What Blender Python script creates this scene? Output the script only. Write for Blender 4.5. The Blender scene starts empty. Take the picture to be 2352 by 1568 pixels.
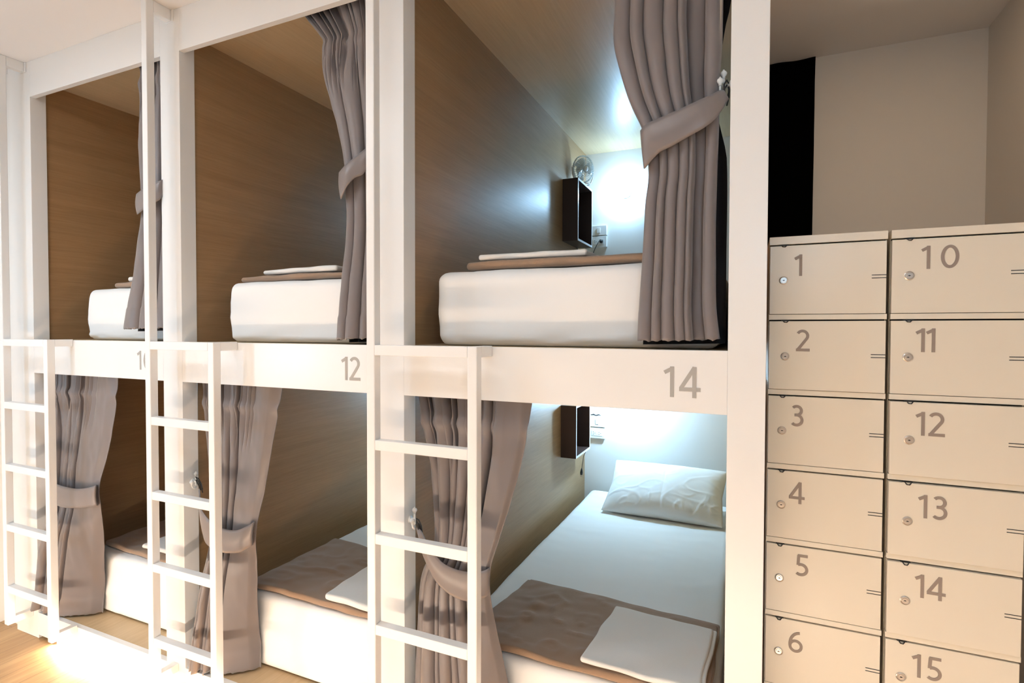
import bpy, bmesh, math, random
from mathutils import Vector, Matrix, noise
C = bpy.context.scene.collection
PI = math.pi
H = 1.665            # camera height; floor is z = 0
CURT = {
 '14U': dict(
  L=[(2.6701, -0.39, 0.04), (2.5602, -0.3897, 0.03), (2.4599, -0.3669, 0.02), (2.36, -0.3355, 0.01), (2.2473, -0.2882, 0), (2.1295, -0.2736, 0), (2.0446, -0.283, 0), (1.8675, -0.2918, 0), (1.7398, -0.2988, -0.005), (1.6297, -0.3031, -0.005)],
  R=[(2.5948, -0.0777, 0.04), (2.4931, -0.0786, 0.03), (2.405, -0.083, 0.02), (2.3349, -0.0841, 0.01), (2.2412, -0.0827, 0), (2.0982, -0.0869, 0), (1.9782, -0.0892, 0), (1.8575, -0.088, 0), (1.7362, -0.0855, -0.005), (1.6347, -0.0743, -0.005)],
  B=[(2.6206, -0.0464, 0.1), (2.5494, -0.0621, 0.1), (2.3899, -0.0806, 0.1), (2.3145, -0.0834, 0.1), (2.2362, -0.0672, 0.1), (2.1585, -0.0523, 0.1), (1.8674, -0.0505, 0.1), (1.6381, -0.0506, 0.1)],
  T=[(-0.2967, 2.2607, -0.2831, 2.1491, 0.04), (-0.2906, 2.2484, -0.2785, 2.138, 0.006), (-0.2717, 2.2577, -0.2391, 2.1699, -0.01), (-0.226, 2.2703, -0.2002, 2.1845, -0.014), (-0.1818, 2.2822, -0.1589, 2.2025, -0.016), (-0.1346, 2.2981, -0.1134, 2.2242, -0.014), (-0.0978, 2.3137, -0.0893, 2.2456, -0.004), (-0.0817, 2.3261, -0.07, 2.2763, 0.01), (-0.0691, 2.3332, -0.0563, 2.3081, 0.03)]),
 '12U': dict(
  L=[(2.9302, -1.6387, 0.04), (2.8015, -1.5277, 0.035), (2.7813, -1.5191, 0.035), (2.7061, -1.5302, 0.03), (2.6382, -1.5241, 0.03), (2.5503, -1.4986, 0.03), (2.4257, -1.4562, 0.025), (2.2877, -1.4209, 0.02), (2.1622, -1.4089, 0.015), (2.0056, -1.4095, 0.01), (1.8579, -1.4248, 0.005), (1.7259, -1.4338, 0), (1.6236, -1.4383, -0.005)],
  T=[(-1.4474, 2.2692, -1.4394, 2.168, 0.05), (-1.4058, 2.2557, -1.3981, 2.1573, 0.005), (-1.3605, 2.271, -1.3569, 2.1907, -0.014), (-1.3279, 2.2899, -1.3222, 2.2194, -0.012), (-1.2918, 2.319, -1.2922, 2.235, 0.0), (-1.2681, 2.3474, -1.2723, 2.2827, 0.02), (-1.2636, 2.3804, -1.2637, 2.3514, 0.05)]),
 '10U': dict(
  L=[(2.9354, -2.6732, 0.04), (2.8861, -2.6401, 0.035), (2.8034, -2.6432, 0.03), (2.7032, -2.6516, 0.03), (2.5384, -2.6499, 0.025), (2.3924, -2.6317, 0.02), (2.2473, -2.6136, 0.015), (2.1652, -2.6135, 0.01), (2.0656, -2.6411, 0.01), (1.9233, -2.6681, 0.005), (1.7801, -2.7019, 0), (1.6625, -2.7222, -0.005)],
  T=[(-2.6759, 2.306, -2.6712, 2.2123, 0.05), (-2.5916, 2.2903, -2.587, 2.1975, 0.0), (-2.528, 2.3005, -2.5236, 2.2092, -0.014), (-2.4757, 2.3133, -2.4712, 2.2286, -0.012), (-2.4274, 2.3326, -2.4288, 2.2507, 0.0), (-2.4332, 2.3567, -2.4343, 2.2935, 0.03)]),
 '14L': dict(
  L=[(1.4699, -1.1189, 0.05), (1.3911, -1.1021, 0.05), (1.2813, -1.0817, 0.05), (1.1576, -1.0601, 0.045), (1.0498, -1.0478, 0.04), (0.9294, -1.0324, 0.03), (0.8705, -1.0316, 0.02), (0.8065, -1.0617, 0.01), (0.7537, -1.0735, 0), (0.6396, -1.0799, -0.01), (0.5473, -1.084, -0.015), (0.4112, -1.0882, -0.02), (0.3056, -1.0853, -0.03), (0.1682, -1.0858, -0.035)],
  R=[(1.4607, -0.6506, 0.05), (1.4096, -0.6598, 0.05), (1.3007, -0.6745, 0.045), (1.1979, -0.6957, 0.04), (1.0648, -0.7306, 0.03), (0.9452, -0.766, 0.02), (0.8642, -0.787, 0.01), (0.7517, -0.7974, 0.025), (0.6349, -0.7831, 0.04), (0.446, -0.7555, 0.07), (0.2911, -0.7353, 0.1), (0.1473, -0.7268, 0.12)],
  T=[(-1.0901, 0.955, -1.0902, 0.939, 0.045), (-1.0617, 0.9405, -1.0692, 0.8999, 0.03), (-1.0303, 0.9105, -1.0431, 0.8536, 0.018), (-0.9681, 0.8629, -0.9893, 0.7914, 0.004), (-0.9028, 0.8489, -0.92, 0.7566, -0.004), (-0.8357, 0.8507, -0.8522, 0.7494, -0.004), (-0.8059, 0.8582, -0.8139, 0.7604, 0.002), (-0.7847, 0.8683, -0.7895, 0.7756, 0.012), (-0.8065, 0.8519, -0.8114, 0.757, 0.05)]),
 '12L': dict(
  L=[(1.4611, -2.2698, 0.05), (1.3827, -2.2623, 0.05), (1.1867, -2.2479, 0.05), (1.0324, -2.2262, 0.045), (0.8982, -2.2101, 0.04), (0.8068, -2.1867, 0.03), (0.7331, -2.1828, 0.02), (0.6467, -2.1986, 0.01), (0.5605, -2.2144, 0), (0.4234, -2.2366, -0.008), (0.2848, -2.2603, -0.015), (0.1341, -2.2786, -0.02)],
  R=[(1.4606, -1.7723, 0.05), (1.4114, -1.7801, 0.05), (1.2955, -1.8057, 0.05), (1.1291, -1.8389, 0.045), (0.9792, -1.8724, 0.04), (0.8489, -1.9003, 0.03), (0.7487, -1.9232, 0.04), (0.6054, -1.9429, 0.06), (0.4395, -1.9627, 0.08), (0.2647, -1.9807, 0.11), (0.1415, -1.9832, 0.125)],
  T=[(-2.2542, 0.953, -2.2545, 0.9291, 0.05), (-2.2249, 0.8992, -2.2204, 0.8215, 0.03), (-2.1938, 0.867, -2.1788, 0.7394, 0.015), (-2.1214, 0.8282, -2.1229, 0.7171, 0.006), (-2.0569, 0.8144, -2.0583, 0.7104, 0.002), (-1.9724, 0.8171, -1.9606, 0.7242, 0.004), (-1.9175, 0.8394, -1.9186, 0.745, 0.012), (-1.8918, 0.8573, -1.9005, 0.7579, 0.025), (-1.952, 0.8376, -1.961, 0.7334, 0.07)]),
 '10L': dict(
  L=[(1.4428, -3.4527, 0.05), (1.0881, -3.4627, 0.05), (0.8551, -3.4483, 0.04), (0.7236, -3.4143, 0.02), (0.662, -3.3986, 0.0), (0.5436, -3.4378, -0.012), (0.3513, -3.4801, -0.018), (0.218, -3.5088, -0.022), (0.1513, -3.5295, -0.025)],
  R=[(1.4572, -2.8688, 0.05), (1.3963, -2.8771, 0.05), (1.2428, -2.9015, 0.05), (1.0874, -2.9421, 0.045), (0.9286, -2.9979, 0.04), (0.8646, -2.9992, 0.03), (0.7746, -2.9996, 0.035), (0.5997, -3.0452, 0.07), (0.4197, -3.096, 0.1), (0.2656, -3.128, 0.12), (0.1399, -3.1451, 0.13)],
  T=[(-3.4859, 0.8577, -3.4869, 0.8217, 0.06), (-3.382, 0.8631, -3.385, 0.7555, 0.02), (-3.2975, 0.8575, -3.3005, 0.747, 0.008), (-3.2038, 0.8537, -3.2066, 0.7471, 0.004), (-3.109, 0.8561, -3.1114, 0.7577, 0.004), (-3.0277, 0.8687, -3.0227, 0.7723, 0.01), (-2.9769, 0.8848, -2.9721, 0.7821, 0.022), (-3.0724, 0.8631, -3.0674, 0.7573, 0.07)]),
}
NUM = {1: (0.1204, 1.8203, 1.8809), 2: (0.1252, 1.607, 1.6679), 3: (0.1144, 1.3919, 1.4532), 4: (0.1126, 1.1704, 1.2321), 5: (0.1306, 0.9637, 1.0254), 6: (0.1154, 0.7396, 0.8006), 10: (0.4156, 1.8273, 1.8877), 11: (0.4067, 1.6097, 1.6718), 12: (0.4081, 1.3905, 1.4529), 13: (0.417, 1.1733, 1.2348), 14: (0.4135, 0.9604, 1.0222), 15: (0.411, 0.7435, 0.8058)}
LOCK = {1: (0.0928, 1.8089), 2: (0.0987, 1.5915), 3: (0.0934, 1.3777), 4: (0.0936, 1.1628), 5: (0.0915, 0.9488), 6: (0.0917, 0.7338), 10: (0.3895, 1.8112), 11: (0.3898, 1.5955), 12: (0.394, 1.3765), 13: (0.3933, 1.1606), 14: (0.3917, 0.9465), 15: (0.387, 0.736)}
LED_N, LED_F, LEDX0, LEDX1 = 500., 170., -3.6, .5
LAMP_U, LAMP_L, LAMP_L12, LAMP_U12 = 380., 880., 650., 230.
CEIL1, CEIL2, EXPO, WARM_R = 17., 9., .10, 8.5
OPP_L, OPP_R = 260., 160.

# ------------------------------------------------------------------ materials
def mat(name, col, rough=.5, spec=.5, metal=0., bump=None, alpha=None, emit=None, trans=0., coat=0., sheen=0.):
    m = bpy.data.materials.new(name); m.use_nodes = True
    nt = m.node_tree; b = nt.nodes['Principled BSDF']
    b.inputs['Base Color'].default_value = (*col, 1); b.inputs['Roughness'].default_value = rough
    b.inputs['Specular IOR Level'].default_value = spec; b.inputs['Metallic'].default_value = metal
    b.inputs['Transmission Weight'].default_value = trans
    b.inputs['Coat Weight'].default_value = coat
    b.inputs['Sheen Weight'].default_value = sheen
    if emit:
        b.inputs['Emission Color'].default_value = (*emit[0], 1); b.inputs['Emission Strength'].default_value = emit[1]
    if bump:
        sc, st, dist = bump
        tc = nt.nodes.new('ShaderNodeTexCoord'); n = nt.nodes.new('ShaderNodeTexNoise')
        n.inputs['Scale'].default_value = sc; n.inputs['Detail'].default_value = 4
        bp = nt.nodes.new('ShaderNodeBump'); bp.inputs['Strength'].default_value = st; bp.inputs['Distance'].default_value = dist
        nt.links.new(tc.outputs['Object'], n.inputs['Vector']); nt.links.new(n.outputs['Fac'], bp.inputs['Height'])
        nt.links.new(bp.outputs['Normal'], b.inputs['Normal'])
    return m

def wood(name, c1, c2, rough, scale, plank=None, coat=0.):
    """fine veneer grain stretched along y; optional plank joints (width in x, length in y)"""
    m = bpy.data.materials.new(name); m.use_nodes = True
    nt = m.node_tree; N = nt.nodes; Lk = nt.links; b = N['Principled BSDF']
    b.inputs['Roughness'].default_value = rough; b.inputs['Coat Weight'].default_value = coat
    b.inputs['Coat Roughness'].default_value = .42
    tc = N.new('ShaderNodeTexCoord')
    mp = N.new('ShaderNodeMapping'); mp.inputs['Scale'].default_value = scale
    n1 = N.new('ShaderNodeTexNoise'); n1.inputs['Scale'].default_value = 1; n1.inputs['Detail'].default_value = 6; n1.inputs['Roughness'].default_value = .65
    n1.inputs['Distortion'].default_value = .3
    n2 = N.new('ShaderNodeTexNoise'); n2.inputs['Scale'].default_value = .12; n2.inputs['Detail'].default_value = 2
    mx = N.new('ShaderNodeMath'); mx.operation = 'MULTIPLY_ADD'; mx.inputs[1].default_value = .6
    ad = N.new('ShaderNodeMath'); ad.operation = 'MULTIPLY'; ad.inputs[1].default_value = .4
    cr = N.new('ShaderNodeValToRGB'); cr.color_ramp.elements[0].position = .36; cr.color_ramp.elements[1].position = .64
    cr.color_ramp.elements[0].color = (*c1, 1); cr.color_ramp.elements[1].color = (*c2, 1)
    Lk.new(tc.outputs['Object'], mp.inputs['Vector']); Lk.new(mp.outputs['Vector'], n1.inputs['Vector']); Lk.new(mp.outputs['Vector'], n2.inputs['Vector'])
    Lk.new(n2.outputs['Fac'], ad.inputs[0]); Lk.new(n1.outputs['Fac'], mx.inputs[0]); Lk.new(ad.outputs[0], mx.inputs[2])
    Lk.new(mx.outputs[0], cr.inputs['Fac'])
    out = cr.outputs['Color']
    if plank:
        br = N.new('ShaderNodeTexBrick'); br.inputs['Scale'].default_value = 1
        br.inputs['Brick Width'].default_value = plank[1]; br.inputs['Row Height'].default_value = plank[0]
        br.inputs['Mortar Size'].default_value = .0012; br.inputs['Color1'].default_value = (1, 1, 1, 1); br.inputs['Color2'].default_value = (.82, .80, .78, 1)
        br.inputs['Mortar'].default_value = (.35, .3, .25, 1); br.offset = .37
        mr = N.new('ShaderNodeMapping'); mr.inputs['Rotation'].default_value = (0, 0, PI/2)
        Lk.new(tc.outputs['Object'], mr.inputs['Vector']); Lk.new(mr.outputs['Vector'], br.inputs['Vector'])
        ml = N.new('ShaderNodeMix'); ml.data_type = 'RGBA'; ml.blend_type = 'MULTIPLY'; ml.inputs['Factor'].default_value = 1
        Lk.new(out, ml.inputs['A']); Lk.new(br.outputs['Color'], ml.inputs['B']); out = ml.outputs['Result']
    Lk.new(out, b.inputs['Base Color'])
    bp = N.new('ShaderNodeBump'); bp.inputs['Strength'].default_value = .12; bp.inputs['Distance'].default_value = .001
    Lk.new(n1.outputs['Fac'], bp.inputs['Height']); Lk.new(bp.outputs['Normal'], b.inputs['Normal'])
    return m

M = {}
M['paint']   = mat('white satin paint', (.86, .85, .83), .32, .5, bump=(220, .12, .001))
M['wall']    = mat('cream wall paint', (.80, .765, .71), .7, bump=(180, .1, .001))
M['low_bounce'] = mat('greige panelling', (.42, .38, .33), .6)
M['ceil']    = mat('white ceiling paint', (.82, .79, .76), .8)
M['veneer']  = wood('brown wood veneer', (.295, .170, .075), (.385, .232, .112), .45, (150, 5, 150), coat=.22)
M['veneerC'] = wood('light wood veneer', (.46, .33, .19), (.55, .41, .25), .38, (90, 4, 90), coat=.25)
M['board']   = wood('tan bed board', (.50, .35, .19), (.60, .44, .26), .45, (60, 4, 60))
M['floor']   = wood('oak plank floor', (.42, .24, .10), (.60, .38, .18), .38, (40, 2.2, 40), plank=(.125, 1.2))
M['sheet']   = mat('white cotton sheet', (.88, .87, .85), .85, .2, bump=(900, .08, .0006), sheen=.1)
M['towel']   = mat('white terry towel', (.85, .83, .79), .95, .1, bump=(700, .7, .002), sheen=.3)
M['blanket'] = mat('brown fleece blanket', (.33, .215, .14), .95, .1, bump=(600, .6, .002), sheen=.4)
M['cloth']   = mat('taupe satin curtain cloth', (.175, .152, .150), .42, .45, bump=(1400, .06, .0004), sheen=.25)
M['lining']  = mat('black lining and fold shade', (.012, .011, .012), .8, .2)  # black back layer, also stands in for deep shade behind the folds
M['band']    = mat('taupe satin tieback cloth', (.19, .164, .160), .36, .5, bump=(1400, .05, .0004), sheen=.2)
M['darkwood']= mat('dark walnut laminate', (.045, .024, .018), .4, .4)
M['edge']    = mat('silver edge banding', (.72, .72, .74), .3, .6)
M['plastic'] = mat('white plastic', (.84, .84, .82), .35)
M['clear']   = mat('pale translucent plastic', (.86, .92, .93), .15, .6, trans=.35)
M['black']   = mat('black rubber', (.012, .012, .013), .5)
M['locker']  = mat('cream enamelled steel', (.74, .67, .555), .33, .5, bump=(300, .06, .0008))
M['gap']     = mat('dark door gap shade', (.02, .016, .013), .8)
M['lock']    = mat('satin nickel', (.62, .56, .50), .3, metal=.85)
M['keyhole'] = mat('keyhole shadow black', (.01, .01, .01), .6)
M['number']  = mat('grey vinyl numeral', (.40, .385, .36), .6)
M['numberL'] = mat('taupe vinyl numeral', (.27, .215, .18), .6)
M['blacksheet']   = mat('matte black sheet', (.0015, .0015, .0015), 1., 0.)
M['glow']    = mat('cool white lamp glass', (1, 1, 1), .3, emit=((.40, .70, 1.0), 1.0))
M['gloww']   = mat('warm led strip', (1, 1, 1), .3, emit=((1.0, .855, .71), 1.0))
M['glowc']   = mat('added lamp diffuser', (1, 1, 1), .3, emit=((.80, .90, 1.0), 1.0))

# ------------------------------------------------------------------ helpers
def mesh(name, bm, m, parent=None, smooth=False, bevel=0, loc=None):
    me = bpy.data.meshes.new(name); bmesh.ops.recalc_face_normals(bm, faces=bm.faces[:]) if not smooth or True else None
    bm.to_mesh(me); bm.free()
    o = bpy.data.objects.new(name, me); C.objects.link(o)
    if m is not None: me.materials.append(M[m] if isinstance(m, str) else m)
    if smooth:
        for p in me.polygons: p.use_smooth = True
    if bevel:
        b = o.modifiers.new('bevel', 'BEVEL'); b.width = bevel; b.segments = 2; b.limit_method = 'ANGLE'
    if parent:
        o.parent = parent; o.matrix_parent_inverse = Matrix.Translation(-Vector(parent.location))
    return o
def thing(name, label, cat, loc, group=None):
    o = bpy.data.objects.new(name, None); C.objects.link(o); o.location = loc
    o.empty_display_size = .05
    o['label'] = label; o['category'] = cat
    if group: o['group'] = group
    return o
def tag(o, label, cat, group=None):
    o['label'] = label; o['category'] = cat
    if group: o['group'] = group
    return o
def box(bm, x0, x1, y0, y1, z0, z1):
    v = [bm.verts.new((x, y, z)) for x in (x0, x1) for y in (y0, y1) for z in (z0, z1)]
    for f in ((0,1,3,2), (4,6,7,5), (0,4,5,1), (2,3,7,6), (0,2,6,4), (1,5,7,3)):
        bm.faces.new([v[i] for i in f])
def bx(*a):
    bm = bmesh.new(); box(bm, *a); return bm
def bxs(lst):
    bm = bmesh.new()
    for a in lst: box(bm, *a)
    return bm
def struct(name, bm, m, **k):
    o = mesh(name, bm, m, **k); o['kind'] = 'structure'; return o
def tube(bm, pts, r, seg=8, closed=False, caps=True):
    pts = [Vector(p) for p in pts]; n = len(pts); rings = []
    up = Vector((0, 0, 1))
    for i, p in enumerate(pts):
        a = pts[i-1] if (i or closed) else pts[0]; b = pts[(i+1) % n] if (i < n-1 or closed) else pts[-1]
        d = (b-a).normalized() if (b-a).length > 1e-9 else Vector((0, 0, 1))
        s = d.cross(up)
        if s.length < 1e-3: s = d.cross(Vector((1, 0, 0)))
        s.normalize(); t = s.cross(d).normalized()
        rr = r[i] if isinstance(r, (list, tuple)) else r
        rings.append([bm.verts.new(p + s*math.cos(k*2*PI/seg)*rr + t*math.sin(k*2*PI/seg)*rr) for k in range(seg)])
    for i in range(n if closed else n-1):
        A = rings[i]; B = rings[(i+1) % n]
        for k in range(seg): bm.faces.new((A[k], A[(k+1) % seg], B[(k+1) % seg], B[k]))
    if caps and not closed:
        bm.faces.new(rings[0]); bm.faces.new(rings[-1])
def lathe(bm, prof, mtx, seg=24):
    """profile of (radius, height) spun about local z"""
    rings = []
    for r, h in prof:
        if r < 1e-6: rings.append([bm.verts.new(mtx @ Vector((0, 0, h)))])
        else: rings.append([bm.verts.new(mtx @ Vector((r*math.cos(k*2*PI/seg), r*math.sin(k*2*PI/seg), h))) for k in range(seg)])
    for A, B in zip(rings, rings[1:]):
        for k in range(seg):
            k2 = (k+1) % seg
            if len(A) == 1 and len(B) == 1: continue
            if len(A) == 1: bm.faces.new((A[0], B[k], B[k2]))
            elif len(B) == 1: bm.faces.new((A[k], A[k2], B[0]))
            else: bm.faces.new((A[k], A[k2], B[k2], B[k]))
def arc(cx, cy, rx, ry, a0, a1, n=18):
    return [(cx+rx*math.cos(math.radians(a0+(a1-a0)*i/n)), cy+ry*math.sin(math.radians(a0+(a1-a0)*i/n))) for i in range(n+1)]
DIG = {
 '0': (.66, [(arc(.32, .5, .255, .435, 0, 360, 36), True)]),
 '1': (.46, [([(.25, 0), (.25, 1)], False), ([(.01, .80), (.27, .945)], False)]),
 '2': (.64, [(arc(.275, .715, .215, .225, 150, -38, 20)+[(.09, .07)], False), ([(.015, .06), (.58, .06)], False)]),
 '3': (.62, [(arc(.26, .735, .195, .205, 140, -90, 20), False), (arc(.255, .295, .23, .235, 90, -140, 20), False), ([(.17, .53), (.28, .53)], False)]),
 '4': (.70, [([(.475, .985), (.065, .30)], False), ([(.01, .27), (.66, .27)], False), ([(.47, 0), (.47, 1)], False)]),
 '5': (.62, [([(.12, .94), (.53, .94)], False), ([(.165, .96), (.135, .50)], False), (arc(.25, .30, .245, .24, 118, -135, 22), False)]),
 '6': (.66, [(arc(.33, .305, .235, .245, 0, 360, 32), True), (arc(.50, .36, .41, .58, 90, 186, 20), False)]),
}
def numeral(name, text, x, y, z0, h, m, parent, wid=1.0, gap=.0, thick=.0008):
    """flat vinyl digits standing on the plane y, facing -y"""
    bm = bmesh.new(); cx = 0.; w = .062
    for ch in text:
        adv, strokes = DIG[ch]
        for si, (pts, closed) in enumerate(strokes):
            n = len(pts); P = [Vector(p) for p in pts]
            if closed: P = P[:-1]; n -= 1
            Lf, Rt = [], []
            for i in range(n):
                a = P[i-1] if (i or closed) else P[i]; b = P[(i+1) % n] if (i < n-1 or closed) else P[i]
                d1 = (P[i]-a); d2 = (b-P[i])
                d = (d1.normalized() if d1.length > 1e-9 else Vector((0, 0))) + (d2.normalized() if d2.length > 1e-9 else Vector((0, 0)))
                d.normalize(); nn = Vector((-d.y, d.x))
                Lf.append(P[i]+nn*w); Rt.append(P[i]-nn*w)
            def vt(p, yy): return bm.verts.new((x+(cx+p.x*wid)*h, yy, z0+p.y*h))
            fl = [vt(p, y-thick-si*.00012) for p in Lf]; fr = [vt(p, y-thick-si*.00012) for p in Rt]
            bl = [vt(p, y+.0002) for p in Lf]; br = [vt(p, y+.0002) for p in Rt]
            for i in range(n if closed else n-1):
                j = (i+1) % n
                for q in ((fl[i], fl[j], fr[j], fr[i]), (bl[i], bl[j], fl[j], fl[i]), (fr[i], fr[j], br[j], br[i])): bm.faces.new(q)
        cx += (adv+gap)*wid
    return mesh(name, bm, m, parent)
def interp(pts, z):
    """pts sorted by falling z: (z, x, y) -> x, y with smooth interpolation"""
    n = len(pts)
    if z >= pts[0][0]:
        a, b = pts[0], pts[1]; t = (z-a[0])/(b[0]-a[0]) if z < pts[0][0]+.001 else 0
        return a[1], a[2]
    for i in range(n-1):
        if pts[i][0] >= z >= pts[i+1][0]:
            p0 = pts[max(i-1, 0)]; p1 = pts[i]; p2 = pts[i+1]; p3 = pts[min(i+2, n-1)]
            dz = p1[0]-p2[0]; t = (p1[0]-z)/dz
            o = []
            for k in (1, 2):
                m1 = (p2[k]-p0[k])/max(p0[0]-p2[0], 1e-6)*dz; m2 = (p3[k]-p1[k])/max(p1[0]-p3[0], 1e-6)*dz
                o.append((2*t**3-3*t**2+1)*p1[k]+(t**3-2*t**2+t)*m1+(-2*t**3+3*t**2)*p2[k]+(t**3-t**2)*m2)
            return o[0], o[1]
    return pts[-1][1], pts[-1][2]
def ss(a, b, x):
    t = min(1, max(0, (x-a)/(b-a))); return t*t*(3-2*t)

# ------------------------------------------------------------------ room shell
CE = 3.075
struct('floor', bx(-4.2, 1.1, -1.72, 2.5, -.05, 0), 'floor')
struct('ceiling', bx(-4.2, 1.1, -1.72, 2.5, CE, CE+.05), 'ceil')
struct('wall_left', bx(-3.98, -3.875, -1.72, 2.5, 0, CE), 'wall')
struct('wall_back', bx(.05, 1.1, 1.60, 1.70, 0, CE), 'wall')
struct('wall_right', bx(1.01, 1.11, -1.72, 1.60, 0, CE), 'wall')
# the opposite row of bunks is behind the camera: a plain wall stands in, darkened to cut bounce light
struct('wall_front', bx(-4.2, 1.1, -1.80, -1.72, 0, CE), 'low_bounce')
struct('trim_1', bx(-3.875, -3.695, .03, .09, 0, CE), 'paint')

# ------------------------------------------------------------------ bunk units
ZM1, ZM0 = H-.056, H-.234      # middle rail
ZT0 = H+1.225                  # top rail underside
ZL1, ZL0 = H-1.526, H-1.646    # bottom rail
YB = 2.38
units = [('10', -3.484, -2.432, -3.695), ('12', -2.304, -1.250, -2.432), ('14', -1.122, -.050, -1.250)]
BL = {'10': 'white double-decker bunk unit numbered 10, furthest from the lockers, against the left wall',
      '12': 'white double-decker bunk unit numbered 12, middle one of the three',
      '14': 'white double-decker bunk unit numbered 14, nearest the grey-numbered lockers'}
U = {}
for num, xa, xb, xp in units:
    t = thing('bunk_unit', BL[num], 'bunk bed', ((xa+xb)/2, 1.2, 0), 'built-in bunk units in a row'); U[num] = t
    xr = xb if num != '14' else -.050
    mesh('pillar', bxs([(xp, xa, 0, .072, .0, CE)]), 'paint', t, bevel=.0015)
    mesh('top_rail', bx(xa, xr, 0, .025, ZT0, CE), 'paint', t, bevel=.001)
    mr = mesh('middle_rail', bx(xa, xr, 0, .025, ZM0, ZM1), 'paint', t, bevel=.001)
    mesh('bottom_rail', bx(xa, xr, 0, .025, ZL0, ZL1), 'paint', t, bevel=.001)
    if num == '14': mesh('pillar', bx(-.050, .046, 0, .072, 0, CE), 'paint', t, bevel=.0015)
    wl = xa-.012; wr = xb-.022 if num != '14' else xb+.012
    for (pa, pb) in ((wl-.05, wl), (wr, wr+.022)):
        ys = .0725 if pa < wl else .13
        mesh('side_panel', bx(pa, pb, ys, YB, ZM1, CE-.02), 'veneer', t)
        mesh('side_panel', bx(pa, pb, ys, YB, 0, ZM0+.05), 'veneer', t)
    mesh('ceiling_panel', bx(wl, wr, .026, YB, H+1.325, H+1.345), 'veneerC', t)
    mesh('back_panel', bx(wl-.05, wr+.022, YB, YB+.03, 0, CE-.02), 'wall', t)
    mesh('upper_platform', bx(wl, wr, .026, YB, ZM1-.025, ZM1-.001), 'board', t)
    mesh('lower_platform', bx(wl, wr, .026, YB, ZL1-.025, ZL1-.001), 'board', t)
    hgt = .088
    nx = {'14': -.2205, '12': -1.404, '10': -2.617}[num]; nz = {'14': H-.1915, '12': H-.1895, '10': H-.1885}[num]
    numeral('bunk_number', num, nx, -.0003, nz, hgt, 'number', mr, gap={'14': .0, '12': -.06, '10': .04}[num]*1.0, wid=1.02)

# led strips tucked under the bottom rails (this row and the row behind the camera)
def led_near(label, x0, x1, strength):
    t = thing('led_strip', label, 'led strip', ((x0+x1)/2, .010, .004), 'warm led strips under the bunks')
    bm = bmesh.new(); v = [bm.verts.new(p) for p in ((x0, .0045, .002), (x1, .0045, .002), (x1, .0045, .017), (x0, .0045, .017))]; bm.faces.new(v)
    m = M['gloww'].copy(); m.node_tree.nodes['Principled BSDF'].inputs['Emission Strength'].default_value = strength
    mesh('light_tape', bm, m, t)
    mesh('channel', bx(x0, x1, .005, .012, .001, .0185), 'plastic', t)
def led(name, label, x0, x1, y, z, tilt, strength, w=.012, d=1):
    t = thing(name, label, 'led strip', ((x0+x1)/2, y, z))
    bm = bmesh.new(); c, s = math.cos(tilt), math.sin(tilt)
    v = [bm.verts.new(p) for p in ((x0, y, z), (x1, y, z), (x1, y+d*w*c, z+w*s), (x0, y+d*w*c, z+w*s))]
    bm.faces.new(v)
    m = M['gloww'].copy(); m.node_tree.nodes['Principled BSDF'].inputs['Emission Strength'].default_value = strength
    o = mesh('light_tape', bm, m, t)
    mesh('channel', bx(x0, x1, y-.004 if d > 0 else y-.012, y+.012 if d > 0 else y+.004, z+.009, z+.014), 'plastic', t)
    return o

# ------------------------------------------------------------------ ladders
LX = {'14': -1.198, '12': -2.3835, '10': -3.561}
LW = {'14': .426, '12': .4270, '10': .434}
LLAB = {'14': 'white square-tube ladder in front of bunk 14, the nearest to the lockers',
        '12': 'white square-tube ladder in front of bunk 12, middle of the three ladders',
        '10': 'white square-tube ladder by the left wall, in front of bunk 10'}
P = .034
def ladder(num):
    x0 = LX[num]; x1 = x0+LW[num]; y0, y1 = -.112, -.078
    zb = H-1.551; zt = H-.052
    t = thing('bunk_ladder', LLAB[num], 'ladder', ((x0+x1)/2, -.095, zb), 'bunk ladders')
    mesh('upright', bxs([(x0, x0+P, y0, y1, zb, CE)]), 'paint', t, bevel=.003)
    mesh('upright', bxs([(x1-P, x1, y0, y1, zb, zt)]), 'paint', t, bevel=.003)
    for z in (H-1.016, H-1.342, H-.701, H-.377):
        mesh('rung', bx(x0+P, x1-P, y0+.001, y1-.001, z-.035, z), 'paint', t, bevel=.002)
    mesh('top_bar', bx(x0+P, x1-P, y0, y1, zt-.035, zt), 'paint', t, bevel=.002)
    mesh('wall_bracket', bx(x1-P, x1, y1, -.0005, zt-.035, zt), 'paint', t, bevel=.002)
    mesh('wall_bracket', bx(x1-P, x1, y1, -.0005, zb, zb+.036), 'paint', t, bevel=.002)
    mesh('wall_bracket', bx(x0, x0+P, y1, -.0005, zb, zb+.036), 'paint', t, bevel=.002)
    mesh('wall_bracket', bxs([(x0, x0+P, y1, -.004, CE-.048, CE), (x0-.006, x0+P+.014, -.004, -.0005, CE-.052, CE)]), 'paint', t, bevel=.002)
for n in ('10', '12', '14'): ladder(n)

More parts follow.
